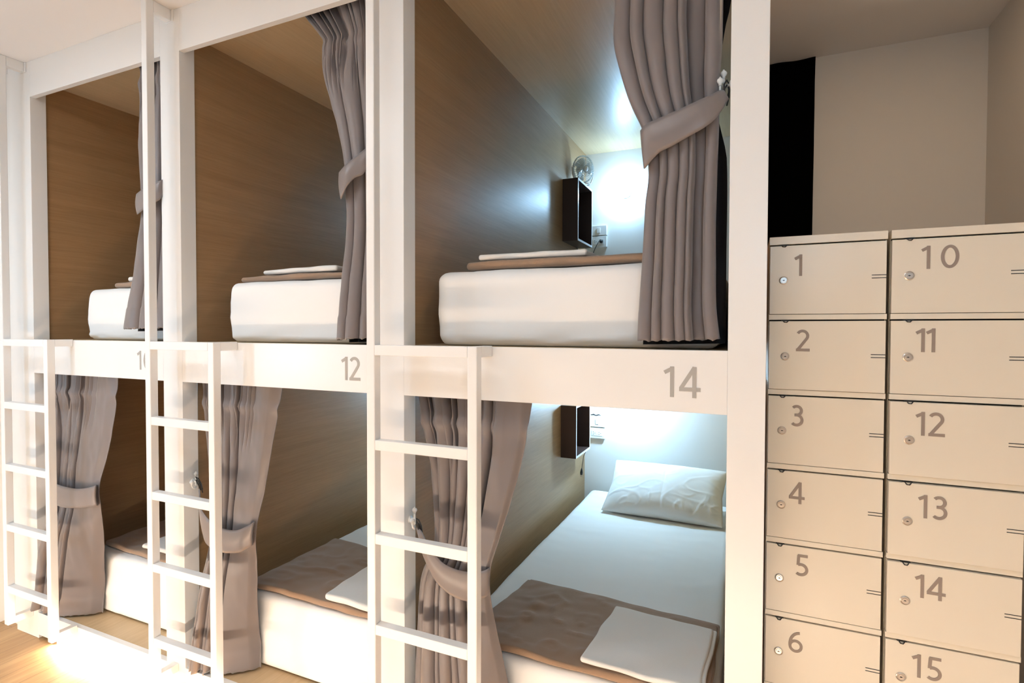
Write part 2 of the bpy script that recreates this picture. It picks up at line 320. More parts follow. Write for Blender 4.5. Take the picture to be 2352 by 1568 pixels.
# ------------------------------------------------------------------ soft goods
def soft(x0, x1, y0, y1, z0, z1, r, res=.02, fn=None):
    """box with rounded edges; fn(p, n) returns an offset along which the cloth wrinkles"""
    bm = bmesh.new()
    def axis(a, b):
        n = max(2, int((b-a)/res)); pts = [a+(b-a)*i/n for i in range(n+1)]
        ex = [a+r*(1-math.cos(k*PI/8)) for k in range(1, 5)] + [b-r*(1-math.cos(k*PI/8)) for k in range(1, 5)]
        pts = sorted(set([round(p, 5) for p in pts if a+r < p < b-r or p in (a, b)]+[round(e, 5) for e in ex]))
        return pts
    X, Yv, Zv = axis(x0, x1), axis(y0, y1), axis(z0, z1)
    cache = {}
    def V(x, y, z):
        k = (x, y, z)
        if k not in cache:
            q = Vector((min(max(x, x0+r), x1-r), min(max(y, y0+r), y1-r), min(max(z, z0+r), z1-r)))
            d = Vector(k)-q; 
            n = d.normalized() if d.length > 1e-7 else Vector((0, 0, 1))
            p = q+n*r if d.length > 1e-7 else Vector(k)
            if fn: p = p+fn(p, n)
            cache[k] = bm.verts.new(p)
        return cache[k]
    def grid(A, B, mk):
        for i in range(len(A)-1):
            for j in range(len(B)-1):
                bm.faces.new((V(*mk(A[i], B[j])), V(*mk(A[i+1], B[j])), V(*mk(A[i+1], B[j+1])), V(*mk(A[i], B[j+1]))))
    xs, ys, zs = (X[0], X[-1]), (Yv[0], Yv[-1]), (Zv[0], Zv[-1])
    for z in zs: grid(X, Yv, lambda a, b: (a, b, z))
    for y in ys: grid(X, Zv, lambda a, b: (a, y, b))
    for x in xs: grid(Yv, Zv, lambda a, b: (x, a, b))
    return bm
def nz(p, sx, sy, sz, seed=0):
    return noise.noise(Vector((p.x*sx+seed*3.7, p.y*sy+seed*1.3, p.z*sz-seed*2.1)))
def mattress(x0, x1, z1, z0, label, seed, y0=.10, y1=2.30, r=.03):
    hh = z1-z0
    def fn(p, n):
        low = max(0, 1-(p.z-z0)/hh)
        w = .006*nz(p, 2.0, 5, 15, seed)+.006*low*nz(Vector((p.x, p.y, p.z-p.x*.12)), 2.2, 3, 34, seed+5) if abs(n.y) > .3 or abs(n.x) > .3 else 0
        d = Vector((n.x, n.y, 0))*w
        bul = math.sin(max(0, min(1, (p.z-z0)/hh))*PI)
        d += Vector((n.x, n.y, 0))*.010*bul
        d += Vector((0, 0, 1))*(.0035*nz(p, 3, 3, 1, seed)+.003*nz(p, 9, 14, 1, seed+2)*max(0, n.z))
        if n.z > .5: d += Vector((0, 0, 1))*.0045*max(0, 1-abs(nz(p, 2.3, 7, 1, seed+9))*14)*max(0, nz(p, 2, 2, 1, seed+11))
        if p.z < z0+.04: d += Vector((0, -n.y, 0))*-.006*nz(p, 14, 14, 2, seed)
        if n.z < -.5: d = Vector((0, 0, 0))
        return d
    o = mesh('mattress', soft(x0, x1, y0, y1, z0, z1, r, .022, fn), 'sheet', smooth=True)
    return tag(o, label, 'mattress', 'mattresses with white sheets')
ZU = ZM1; ZLo = ZL1
mattress(-1.045, -.075, H+.213, ZU, 'white-sheeted mattress on upper bunk 14, below the wall fan', 1, r=.035)
mattress(-2.118, -1.288, H+.208, ZU, 'white-sheeted mattress on the middle upper bunk, above the number 12', 2, y0=.095)
mattress(-3.185, -2.47, H+.210, ZU, 'white-sheeted mattress on the far left upper bunk, above number 10', 3)
mattress(-1.06, -.075, H-1.185, ZLo, 'white-sheeted mattress on the lower bunk with the pillow', 4, y0=.15, r=.035)
mattress(-2.15, -1.288, H-1.195, ZLo, 'white-sheeted mattress on the middle lower bunk, under number 12', 5, y0=.15)
mattress(-3.29, -2.47, H-1.20, ZLo, 'white-sheeted mattress on the far left lower bunk', 6, y0=.15)

def quilt(name, cat, label, group, m, quad, z, th, seed, fold=0., amp=.006, layer=None):
    """folded textile: quad = four (x, y) corners ccw from front-left; rounded rim, creases, hairline layers"""
    r = th/2*.92
    (ax, ay), (b_x, by), (c_x, cy), (dx, dy) = quad
    def fn(p, n):
        u, v = p.x, p.y
        px = (1-u)*(1-v)*ax+u*(1-v)*b_x+u*v*c_x+(1-u)*v*dx
        py = (1-u)*(1-v)*ay+u*(1-v)*by+u*v*cy+(1-u)*v*dy
        q = Vector((px, py, 0))
        k = ss(0, .12, min(u, 1-u, v, 1-v))
        h = amp*nz(q, 5, 5, 1, seed)+amp*.6*nz(q, 11, 16, 1, seed+3)+fold*max(0, 1-abs(nz(q, 6+4*(seed == 7), 13, 1, seed+7))*8)*k
        wob = .012*nz(q, 7, 7, 3, seed+1)
        return Vector((px+n.x*0+wob-p.x, py+wob-p.y, h*(1 if n.z > -.2 else 0)))
    # build in unit square scaled so that the rim radius is right: work directly in metres, then warp
    W = math.hypot(b_x-ax, by-ay); D = math.hypot(dx-ax, dy-ay)
    def fn2(p, n):
        q = Vector((p.x/W, p.y/D, p.z)); d = fn(q, n)
        return Vector((q.x+d.x-p.x, q.y+d.y-p.y, d.z))
    bm = soft(0, W, 0, D, z, z+th, r, .014, fn2)
    o = mesh(name, bm, m, smooth=True)
    if layer:       # the fold underneath shows past the top one
        dx_, dy_, t2 = layer
        def fn3(p, n):
            q = Vector((p.x/W, p.y/D, p.z)); d = fn(q, n)
            return Vector((q.x+d.x-p.x+dx_, q.y+d.y-p.y+dy_, d.z*.6))
        mesh('lower_fold', soft(0, W, 0, D, z, z+t2, t2/2*.92, .02, fn3), m, o, smooth=True)
    return tag(o, label, cat, group)
# upper bunks: seen edge-on
quilt('folded_blanket', 'blanket', 'folded brown blanket on the bunk above number 14', 'folded brown blankets', 'blanket', [(-.955, .135), (-.16, .13), (-.16, .62), (-.94, .62)], H+.218, .030, 1)
quilt('folded_towel', 'towel', 'folded white towel on the bunk above number 14', 'folded white towels', 'towel', [(-.90, .15), (-.50, .16), (-.49, .55), (-.89, .55)], H+.253, .020, 2, amp=.004)
quilt('folded_blanket', 'blanket', 'folded brown blanket on the bunk above number 12', 'folded brown blankets', 'blanket', [(-2.09, .13), (-1.36, .125), (-1.36, .60), (-2.07, .62)], H+.212, .026, 3)
quilt('folded_towel', 'towel', 'folded white towel on the bunk above number 12', 'folded white towels', 'towel', [(-1.99, .15), (-1.56, .14), (-1.55, .5), (-1.97, .52)], H+.244, .022, 4, amp=.004)
quilt('folded_blanket', 'blanket', 'folded brown blanket on the far left upper bunk, behind its curtain', 'folded brown blankets', 'blanket', [(-3.02, .13), (-2.52, .125), (-2.52, .58), (-3.0, .58)], H+.214, .028, 5)
quilt('folded_towel', 'towel', 'folded white towel on the far left upper bunk, mostly behind the curtain', 'folded white towels', 'towel', [(-2.935, .14), (-2.56, .14), (-2.56, .5), (-2.92, .5)], H+.245, .026, 6, amp=.004)
# lower bunks
quilt('folded_blanket', 'blanket', 'folded brown blanket on the lower bunk with the pillow', 'folded brown blankets', 'blanket', [(-.99, .160), (-.10, .160), (-.093, .633), (-.923, .695)], H-1.176, .024, 7, fold=.008, amp=.008, layer=(.006, .022, .015))
quilt('folded_towel', 'towel', 'folded white towel on the lower bunk with the pillow', 'folded white towels', 'towel', [(-.522, .165), (-.117, .150), (-.106, .540), (-.482, .565)], H-1.144, .022, 8, amp=.006, layer=(.012, .006, .013))
quilt('folded_blanket', 'blanket', 'folded brown blanket on the lower bunk under number 12', 'folded brown blankets', 'blanket', [(-2.10, .165), (-1.32, .158), (-1.36, .64), (-2.10, .73)], H-1.187, .026, 9, fold=.007, amp=.008, layer=(.006, .022, .015))
quilt('folded_towel', 'towel', 'folded white towel on the lower bunk under number 12', 'folded white towels', 'towel', [(-1.645, .165), (-1.36, .150), (-1.38, .55), (-1.67, .58)], H-1.155, .028, 10, amp=.006)
quilt('folded_blanket', 'blanket', 'folded brown blanket on the far left lower bunk', 'folded brown blankets', 'blanket', [(-3.25, .20), (-2.60, .16), (-2.60, .62), (-3.28, .62)], H-1.198, .028, 11, fold=.008, amp=.008)
quilt('folded_towel', 'towel', 'folded white towel on the far left lower bunk, seen through the middle ladder', 'folded white towels', 'towel', [(-2.93, .20), (-2.56, .20), (-2.56, .55), (-2.90, .55)], H-1.160, .024, 12, amp=.005)

def pillow():
    bm = bmesh.new(); nx_, ny_ = 110, 76; W, D = .74, .45
    rows = {}
    for s in (1, -1):
        for i in range(nx_+1):
            for j in range(ny_+1):
                u, v = i/nx_*2-1, j/ny_*2-1
                if s == -1 and (i in (0, nx_) or j in (0, ny_)): rows[(s, i, j)] = rows[(1, i, j)]; continue
                k = (max(0, 1-abs(u)**2.6)*max(0, 1-abs(v)**2.4))**.55
                pin = 1-.05*(1-abs(v))**1*abs(u)**4 ; pin2 = 1-.06*(1-abs(u))*abs(v)**4
                x = u*W/2*pin; y = v*D/2*pin2
                h = s*.088*k
                q = Vector((x, y, 0))
                if s == 1: h += k**.6*(.007*noise.noise(q*7)+.0032*max(0, 1-abs(noise.noise(Vector((x*5+3+y*4, y*9-x*3, 2))))*8)*(.35+.65*abs(u))+.0038*max(0, 1-abs(noise.noise(Vector((x*9-y*7, y*8+x*4, 7))))*8)*ss(.2, -.8, v)) - .006*math.exp(-((x-.0)/.006)**2)*k*.5
                rows[(s, i, j)] = bm.verts.new((x, y, h))
    for s in (1, -1):
        for i in range(nx_):
            for j in range(ny_):
                try: bm.faces.new((rows[(s, i, j)], rows[(s, i+1, j)], rows[(s, i+1, j+1)], rows[(s, i, j+1)]))
                except ValueError: pass
    mt = Matrix.Translation((-.485, 1.99, H-1.045)) @ Matrix.Rotation(math.radians(-2), 4, 'Z') @ Matrix.Rotation(math.radians(33), 4, 'X')
    bmesh.ops.transform(bm, matrix=mt, verts=bm.verts[:])
    for v in bm.verts:      # rests on the sheet
        if v.co.z < H-1.180: v.co.z = H-1.180+(v.co.z-(H-1.180))*.04
    o = mesh('pillow', bm, 'sheet', smooth=True)
    tag(o, 'white pillow leaning at the head of the lower bunk beneath number 14', 'pillow')
pillow()

# ------------------------------------------------------------------ curtains
def curtain(key, label, folds, hs, xright=None, depth=.045, hem=.16, header=None, tie_z=None, lining=True, guard=-9, flat=False, pinch=.55, nu=280, nv=110, seed=1, hook=None):
    d = CURT[key]; Lp = d['L']; Rp = d.get('R')
    if Rp is None: Rp = [(3.0, xright, Lp[0][2]), (tie_z, xright+.004, .02), (Lp[-1][0], xright, Lp[-1][2])]
    ztop = ({'U': H+1.30, 'L': H-.15}[key[2]])
    zl, zr = Lp[-1][0], Rp[-1][0]
    if key[2] == 'U': zr = zl+.006
    t = thing('curtain', label, 'curtain', (d['L'][0][1], .05, ztop), 'grey taupe bunk curtains')
    fb = [0]+folds+[1]
    rnd = random.Random(seed)
    sc = [rnd.uniform(-1, 1) for _ in fb]
    def prof(u, v, z):
        # drift the fold boundaries a little with height
        bb = [0]+[f+.012*math.sin(3.1*v+7*sc[k])*(1 if 0 < f < 1 else 0) for k, f in enumerate(fb[1:-1], 1)]+[1]
        for k in range(len(bb)-1):
            if u <= bb[k+1]+1e-9:
                s = (u-bb[k])/max(1e-6, bb[k+1]-bb[k]); s = min(1, max(0, s))
                if flat and k == len(bb)-2: return hs[k]*ss(0, .16, s)*(1-.25*ss(.8, 1, s)), 0
                f = (max(0, math.sin(PI*s)))**.5
                return f*hs[k], -.14*(bb[k+1]-bb[k])*math.sin(2*PI*s)
        return 0, 0
    bm = bmesh.new(); g = []
    for j in range(nv+1):
        v = j/nv; row = []
        for i in range(nu+1):
            u = i/nu
            z = ztop+((zl+(zr-zl)*u)-ztop)*v
            xl, yl = interp(Lp, z); xr, yr = interp(Rp, z)
            x = xl+(xr-xl)*u; y = yl+(yr-yl)*(u**2.2 if key[2] == 'L' else u)
            kt = 1-pinch*math.exp(-((z-tie_z)/.10)**2)
            dep = depth*kt
            f, du = prof(u, v, z); x += du*(xr-xl)*(1-.6*(1-kt))
            if header:      # gathered heading: narrow pleats pinched about 9 cm below the rail
                hd = ss(header-.22, header+.02, z)*(1-ss(.55, .80, u) if key[2] == 'L' else 1)
                uw = u+.018*math.sin(u*31+seed); f2 = (abs(math.sin(PI*uw*header_n)))**.45
                f = f*(1-hd)+f2*hd*.8
                dep *= 1-.55*math.exp(-((z-header)/.022)**2)
                x += .006*hd*math.sin(u*header_n*2*PI+1)
            y = y+dep*(1-f)
            y += .006*noise.noise(Vector((x*9, z*3.2, seed)))*kt+.0025*noise.noise(Vector((x*28, z*14, seed+3)))
            if z < zl+(zr-zl)*u+hem*.6: y -= .0028
            if x < guard and -.004 < y < .076: y = -.004
            if key[2] == 'U' and z < H+.22: y = min(y, .072)
            if key[2] == 'L':
                if z < H-1.16: y = min(y, .128)
                if y > -.0035: z = max(z, .146)
            if j == nv: z += .006*abs(noise.noise(Vector((x*45, 3, seed))))+.004*abs(math.sin(x*105))
            row.append(bm.verts.new((x, y, z)))
        g.append(row)
    for j in range(nv):
        for i in range(nu): bm.faces.new((g[j][i], g[j][i+1], g[j+1][i+1], g[j+1][i]))
    o = mesh('curtain_panel', bm, 'cloth', t, smooth=True)
    so = o.modifiers.new('cloth thickness', 'SOLIDIFY'); so.thickness = .0022; so.offset = 1
    if lining:
        bm = bmesh.new(); gl = []
        Bp = d.get('B')
        for j in range(41):
            v = j/40; row = []
            for i in range(41):
                u = i/40; z = ztop+((zl-.008+(zr-zl)*u)-ztop)*v
                xl, yl = interp(Lp, z); xr, yr = interp(Rp, z)
                if Bp: xr = max(xr, interp(Bp, z)[0]-.004)
                x = xl+.008+(xr-.004-xl-.008)*u; y = yl+(yr-yl)*u+depth+.018
                y += .010*math.sin(u*22+seed)*(1-pinch*math.exp(-((z-tie_z)/.1)**2))
                if key[2] == 'L':
                    x = max(xl+.02, min(x, xr-.08-.04*abs(xr))); 
                    if z < H-1.16: y = min(y, .134)
                    z = max(z, .150)
                if key[2] == 'U' and z < H+.22: y = min(y, .078)
                row.append(bm.verts.new((max(x, guard+.004), y, z)))
            gl.append(row)
        for j in range(40):
            for i in range(40): bm.faces.new((gl[j][i], gl[j][i+1], gl[j+1][i+1], gl[j+1][i]))
        mesh('lining', bm, 'lining', t, smooth=True)
    # tieback band
    T = d['T']; bm = bmesh.new(); gt = []
    def cr(p0, p1, p2, p3, t_): return tuple(.5*((2*b)+(-a+c)*t_+(2*a-5*b+4*c-e)*t_**2+(-a+3*b-3*c+e)*t_**3) for a, b, c, e in zip(p0, p1, p2, p3))
    st = []
    for k in range(len(T)-1):
        for q in range(8): st.append(cr(T[max(k-1, 0)], T[k], T[k+1], T[min(k+2, len(T)-1)], q/8))
    st.append(T[-1])
    for xt, zt_, xb, zb_, y in st:
        row = []
        for q in range(9):
            s = q/8; bow = .006*math.sin(PI*s)
            row.append(bm.verts.new((xt+(xb-xt)*s, y-.008-bow, zt_+(zb_-zt_)*s)))
        gt.append(row)
    for a, b in zip(gt, gt[1:]):
        for q in range(8): bm.faces.new((a[q], a[q+1], b[q+1], b[q]))
    tb = mesh('tieback', bm, 'band', t, smooth=True)
    so = tb.modifiers.new('band thickness', 'SOLIDIFY'); so.thickness = .004; so.offset = 0
    if hook:
        hx, hz, hy, ex, ez, ey = hook
        bm = bmesh.new()
        for dz in (-.008, .006):
            tube(bm, [(ex, ey, ez+dz), ((ex+hx)/2-.004, (ey+hy)/2-.006, (ez+hz)/2+.008+dz), (hx, hy-.008, hz-.004+dz), (hx+.006, hy, hz-.012+dz), ((ex+hx)/2+.008, (ey+hy)/2+.004, (ez+hz)/2-.012+dz), (ex+.006, ey+.004, ez-.012+dz)], .0025, 6)
        mesh('cord_loop', bm, 'black', t, smooth=True)
    return t
header_n = 14
F14 = [.18, .31, .49, .61, .68, .86]
curtain('14U', 'grey taupe curtain tied back on the upper bunk above number 14', F14, [.62, 1, 1, 1, .95, .35, .9], tie_z=2.20, pinch=.3, depth=.066, seed=1,
        hook=(-.062, 2.372, .062, -.066, 2.312, .02))
curtain('12U', 'grey taupe curtain tied back on the upper bunk above number 12', [.27, .60, .84], [.85, 1, .7, .8], xright=-1.268, tie_z=2.21, pinch=.3, header=H+1.10, depth=.050, seed=2,
        hook=(-1.258, 2.43, .07, -1.25, 2.38, .03))
curtain('10U', 'grey taupe curtain tied back on the far left upper bunk, partly behind the middle ladder', [.38, .72], [1, .9, .6], xright=-2.448, tie_z=2.24, pinch=.3, header=H+1.16, depth=.050, seed=3)
curtain('14L', 'grey taupe curtain tied back on the lower bunk with the pillow, behind the nearest ladder', [.10, .25, .33, .45, .53, .66], [.6, .95, .8, 1, .85, 1, .95], flat=True, tie_z=.83, pinch=.35, header=H-.335, depth=.068, seed=4,
        hook=(-1.086, .985, .03, -1.075, .94, .03))
curtain('12L', 'grey taupe curtain tied back on the lower bunk under number 12, behind the middle ladder', [.08, .18, .27, .37, .46], [.8, 1, .7, .9, .8, .95], flat=True, tie_z=.80, pinch=.35, header=H-.335, depth=.060, seed=5,
        hook=(-2.268, 1.0, .04, -2.245, .95, .04))
curtain('10L', 'grey taupe curtain tied back on the far left lower bunk, beside the leftmost ladder', [.12, .24, .33, .40, .47], [1, .6, .9, .8, .9, 1], flat=True, tie_z=.82, pinch=.3, header=H-.335, depth=.055, seed=6, guard=-3.480)

def knob_hook(x, y, z, label, dx):
    """white double-knob curtain holdback screwed to the pillar side"""
    t = thing('curtain_holdback', label, 'curtain hook', (x, y, z), 'white curtain holdbacks')
    bm = bmesh.new(); lathe(bm, [(0, 0), (.013, 0), (.013, .003), (.005, .005), (.0045, .02)], Matrix.Translation((x, y, z)) @ Matrix.Rotation(-dx*PI/2, 4, 'Y'), 16)
    mesh('base_plate', bm, 'plastic', t, smooth=True)
    xo = x-dx*.02
    bm = bmesh.new(); tube(bm, [(xo, y, z-.022), (xo-dx*.004, y-.004, z-.012), (xo, y, z), (xo, y, z+.014), (xo, y, z+.022)], [.003, .004, .005, .004, .0035], 10)
    tube(bm, [(xo, y, z-.022), (xo-dx*.006, y-.012, z-.028), (xo-dx*.008, y-.022, z-.020), (xo-dx*.008, y-.026, z-.008)], .0035, 8)
    mesh('hook_arm', bm, 'plastic', t, smooth=True)
    for (px, py, pz) in ((xo, y, z+.026), (xo-dx*.008, y-.026, z-.004)):
        bm = bmesh.new(); lathe(bm, [(0, -.004), (.005, -.003), (.0045, .001), (.0085, .006), (.0095, .010), (.0075, .015), (.003, .018), (.0022, .021), (0, .022)], Matrix.Translation((px, py, pz)), 16)
        mesh('finial', bm, 'plastic', t, smooth=True)
knob_hook(-.0505, .058, H+.695, 'white curtain holdback beside the curtain above number 14', 1)
knob_hook(-1.1215, .035, H-.690, 'white curtain holdback on the lower bunk with the pillow', -1)
knob_hook(-2.3035, .045, H-.690, 'white curtain holdback on the lower bunk under number 12', -1)

# ------------------------------------------------------------------ wall fittings inside the bunks
def shelf(x0, x1, y0, y1, z0, z1, label):
    t = thing('wall_box_shelf', label, 'shelf', ((x0+x1)/2, (y0+y1)/2, z0), 'dark wall box shelves')
    w = .014; e = .0012
    mesh('carcass', bxs([(x0, x1-e, y0, y1, z0, z0+w), (x0, x1-e, y0, y1, z1-w, z1), (x0, x1-e, y0, y0+w, z0+w, z1-w), (x0, x1-e, y1-w, y1, z0+w, z1-w), (x0, x0+.006, y0+w, y1-w, z0+w, z1-w)]), 'darkwood', t)
    mesh('edge_banding', bxs([(x1-e, x1, y0, y1, z0, z0+w), (x1-e, x1, y0, y1, z1-w, z1), (x1-e, x1, y0, y0+w, z0+w, z1-w), (x1-e, x1, y1-w, y1, z0+w, z1-w)]), 'edge', t)
shelf(-1.1335, -1.027, 1.815, 2.167, H+.590, H+1.0, 'dark wooden box shelf under the small fan on the upper bunk wall')
shelf(-1.1335, -1.027, 1.799, 2.143, H-.848, H-.500, 'dark wooden box shelf on the wall of the lower bunk with the pillow')
shelf(-2.3155, -2.209, 1.799, 2.143, H-.848, H-.500, 'dark wooden box shelf deep in the lower bunk under number 12') if False else None

def plate(name, label, cat, x0, x1, z0, z1, kind):
    t = thing(name, label, cat, ((x0+x1)/2, YB, z0), 'white wall plates')
    mesh('faceplate', bx(x0, x1, YB-.026, YB, z0, z1), 'plastic', t, bevel=.002)
    cx = (x0+x1)/2; cz = (z0+z1)/2
    if kind == 'switch':
        mesh('rocker', bx(cx-.012, cx+.012, YB-.031, YB-.0262, cz-.019, cz+.019), 'plastic', t, bevel=.001)
    else:
        mesh('socket_insert', bx(cx-.042, cx+.042, YB-.0285, YB-.0262, cz-.02, cz+.02), 'plastic', t, bevel=.001)
        for s in (-1, 1):
            bm = bmesh.new()
            for dx, dz in ((-.007, .008), (-.007, -.008), (.006, 0)):
                lathe(bm, [(0, 0), (.0026, 0), (.0026, .001), (0, .001)], Matrix.Translation((cx+s*.022+dx, YB-.0286, cz+dz)) @ Matrix.Rotation(PI/2, 4, 'X'), 10)
            mesh('socket_holes', bm, 'black', t)
    return t
plate('light_switch', 'white light switch beside the box shelf on the upper bunk back wall', 'switch', -1.088, -.969, H+.708, H+.782, 'switch')
plate('power_outlet', 'white double power socket with a plug in it on the upper bunk back wall', 'socket', -1.088, -.969, H+.622, H+.702, 'socket')
plate('light_switch', 'white light switch on the back wall above the pillow', 'switch', -1.088, -.974, H-.728, H-.648, 'switch')
plate('power_outlet', 'white empty double power socket on the back wall above the pillow', 'socket', -1.088, -.974, H-.814, H-.736, 'socket')
# fan flex with plug
t = thing('fan_cable', 'black cable with a plug in the upper bunk socket', 'cable', (-1.0, YB-.05, H+.66))
bm = bmesh.new()
tube(bm, [(-1.005, YB-.055, H+.664), (-1.015, YB-.075, H+.655), (-1.035, YB-.09, H+.61), (-1.06, YB-.10, H+.54), (-1.075, YB-.1, H+.45), (-1.10, YB-.11, H+.36), (-1.115, YB-.13, H+.40), (-1.122, YB-.16, H+.50), (-1.126, YB-.22, H+.56), (-1.128, YB-.27, H+.62), (-1.128, YB-.275, H+.80), (-1.127, YB-.29, H+1.0), (-1.115, YB-.31, H+1.04)], .0028, 6)
mesh('flex', bm, 'black', t, smooth=True)
bm = bmesh.new(); lathe(bm, [(0, 0), (.013, 0), (.014, .012), (.011, .026), (.005, .032), (0, .032)], Matrix.Translation((-1.006, YB-.0287, H+.662)) @ Matrix.Rotation(PI/2, 4, 'X'), 14)
mesh('plug', bm, 'black', t, smooth=True)
# loose cable under the lower shelf
t = thing('hanging_cable', 'black cable with a plug hanging below the lower box shelf', 'cable', (-1.09, 2.13, H-.85))
bm = bmesh.new()
tube(bm, [(-1.06, 2.125, H-.846), (-1.057, 2.13, H-.875), (-1.075, 2.145, H-.905), (-1.083, 2.15, H-.95), (-1.09, 2.15, H-1.0)], .0022, 6)
mesh('flex', bm, 'black', t, smooth=True)
bm = bmesh.new(); tube(bm, [(-1.09, 2.15, H-.998), (-1.091, 2.15, H-1.008), (-1.092, 2.15, H-1.03), (-1.093, 2.15, H-1.046)], [.003, .006, .010, .008], 10)
mesh('plug', bm, 'black', t, smooth=True)
bm = bmesh.new(); box(bm, -1.099, -1.096, 2.148, 2.152, H-1.062, H-1.045); box(bm, -1.090, -1.087, 2.148, 2.152, H-1.062, H-1.045)
mesh('plug_pins', bm, 'lock', t)
# small black clip lying on the lower switch plate
bm = bmesh.new()
tube(bm, [(-1.085, YB-.015, H-.642), (-1.06, YB-.018, H-.636), (-1.045, YB-.014, H-.643), (-1.02, YB-.018, H-.636), (-1.005, YB-.015, H-.643)], [.003, .006, .004, .005, .002], 8)
tag(mesh('cable_clip', bm, 'black', smooth=True), 'small black clip lying on top of the lower light switch', 'clip')

# ------------------------------------------------------------------ desk fan on the upper shelf
def fan():
    t = thing('desk_fan', 'small translucent desk fan standing on the upper box shelf', 'fan', (-1.06, 2.02, H+1.0))
    c = Vector((-1.055, 2.02, H+1.112)); ax = Vector((.80, -.52, -.14)).normalized()
    q = ax.to_track_quat('Z', 'Y').to_matrix().to_4x4(); T = Matrix.Translation(c) @ q
    R_ = .088
    def ring(bm, r, h, th, n=40): tube(bm, [T @ Vector((r*math.cos(k*2*PI/n), r*math.sin(k*2*PI/n), h)) for k in range(n)], th, 6, closed=True)
    bm = bmesh.new(); ring(bm, R_, 0, .0040); ring(bm, R_, .010, .0022)
    mesh('cage_rim', bm, 'clear', t, smooth=True)
    for nm, s in (('front_grille', 1), ('rear_grille', -1)):
        bm = bmesh.new()
        ring(bm, .026, s*.036, .0022); ring(bm, .052, s*.032, .0015)
        for k in range(36):
            a = k*2*PI/36; cs, sn = math.cos(a), math.sin(a)
            tube(bm, [T @ Vector((r*cs, r*sn, s*h)) for r, h in ((.018, .036), (.05, .033), (.076, .024), (.086, .012), (.088, .002))], .0012, 4)
        mesh(nm, bm, 'clear', t, smooth=True)
    bm = bmesh.new(); lathe(bm, [(0, .040), (.014, .040), (.019, .036), (.019, .032), (0, .032)], T, 20)
    mesh('badge', bm, 'plastic', t, smooth=True)
    bm = bmesh.new(); lathe(bm, [(0, -.055), (.02, -.053), (.027, -.03), (.024, 0), (.012, .012), (0, .014)], T, 20)
    mesh('motor_housing', bm, 'plastic', t, smooth=True)
    for k in range(3):
        bm = bmesh.new(); g = []
        for i in range(7):
            r = .014+i*.0100; row = []
            for j in range(7):
                a = k*2*PI/3+(j/6-.5)*(1.15+.3*math.sin(i/6*PI))+.25*i/6
                row.append(bm.verts.new(T @ Vector((r*math.cos(a), r*math.sin(a), .014-(j/6)*.020))))
            g.append(row)
        for a, b in zip(g, g[1:]):
            for j in range(6): bm.faces.new((a[j], a[j+1], b[j+1], b[j]))
        o = mesh('blade', bm, 'clear', t, smooth=True); o.modifiers.new('s', 'SOLIDIFY').thickness = .0015
    sd = Vector((-ax.y, ax.x, 0)).normalized()
    bm = bmesh.new()
    pts = [c+sd*.094, c+sd*.094-Vector((0, 0, .04)), c+sd*.072-Vector((0, 0, .085)), c+sd*.05-Vector((0, 0, .107)), c-sd*.05-Vector((0, 0, .107)), c-sd*.072-Vector((0, 0, .085)), c-sd*.094-Vector((0, 0, .04)), c-sd*.094]
    tube(bm, pts, .0045, 8)
    b0 = c-Vector((0, 0, .107))
    tube(bm, [b0+sd*.045, b0+sd*.03+Vector((ax.x, ax.y, 0))*.045, b0-sd*.03+Vector((ax.x, ax.y, 0))*.045, b0-sd*.045], .0040, 8)
    mesh('stand', bm, 'plastic', t, smooth=True)
fan()

# ------------------------------------------------------------------ reading lamps in the bunks
def lamp(x, z, label, strength, r=.030, arm=.073):
    t = thing('wall_lamp', label, 'lamp', (x, YB, z), 'cool white globe lamps')
    bm = bmesh.new(); lathe(bm, [(0, 0), (.035, 0), (.035, .012), (.018, .018), (.016, .045), (0, .045)], Matrix.Translation((x, YB-.0005, z)) @ Matrix.Rotation(PI/2, 4, 'X'), 20)
    mesh('lamp_base', bm, 'plastic', t, smooth=True)
    bm = bmesh.new(); bmesh.ops.create_uvsphere(bm, u_segments=24, v_segments=14, radius=r); bmesh.ops.translate(bm, verts=bm.verts[:], vec=(x, YB-arm, z))
    if arm > .08:
        b2 = bmesh.new(); tube(b2, [(x, YB-.04, z), (x, YB-arm+r*.8, z)], .006, 10); mesh('lamp_arm', b2, 'plastic', t, smooth=True)
    m = M['glow'].copy(); m.node_tree.nodes['Principled BSDF'].inputs['Emission Strength'].default_value = strength
    mesh('bulb', bm, m, t, smooth=True)
lamp(-.83, H+1.005, 'cool white globe lamp on the back wall above the box shelf light switch', LAMP_U)
lamp(-.80, H-.455, 'cool white globe lamp over the pillow, hidden behind the middle rail', LAMP_L, arm=.20)
lamp(-2.0, H-.50, 'cool white globe lamp deep inside the lower bunk under number 12', LAMP_L12, arm=.20)
lamp(-1.75, H+1.005, 'cool white globe lamp deep inside the upper bunk above number 12', LAMP_U12)

def unseen_opposite_lamp(x, z, label, strength, r):  # unseen globes behind the camera, added for cool light
    t = thing('wall_lamp', label, 'lamp', (x, -1.72, z), 'cool white globe lamps')
    mt = Matrix.Translation((x, -1.7195, z)) @ Matrix.Rotation(-PI/2, 4, 'X')
    bm = bmesh.new(); lathe(bm, [(0, 0), (.035, 0), (.035, .008), (.012, .010), (0, .010)], mt, 20)
    mesh('lamp_base', bm, 'plastic', t, smooth=True)
    bm = bmesh.new(); bmesh.ops.create_uvsphere(bm, u_segments=24, v_segments=14, radius=r); bmesh.ops.translate(bm, verts=bm.verts[:], vec=(x, -1.708+r, z))
    m = M['glow'].copy(); m.node_tree.nodes['Principled BSDF'].inputs['Emission Strength'].default_value = strength
    mesh('bulb', bm, m, t, smooth=True)
unseen_opposite_lamp(-3.3, 1.45, 'unseen cool white globe lamp added low on the opposite wall, far end of the corridor', OPP_L, .05)
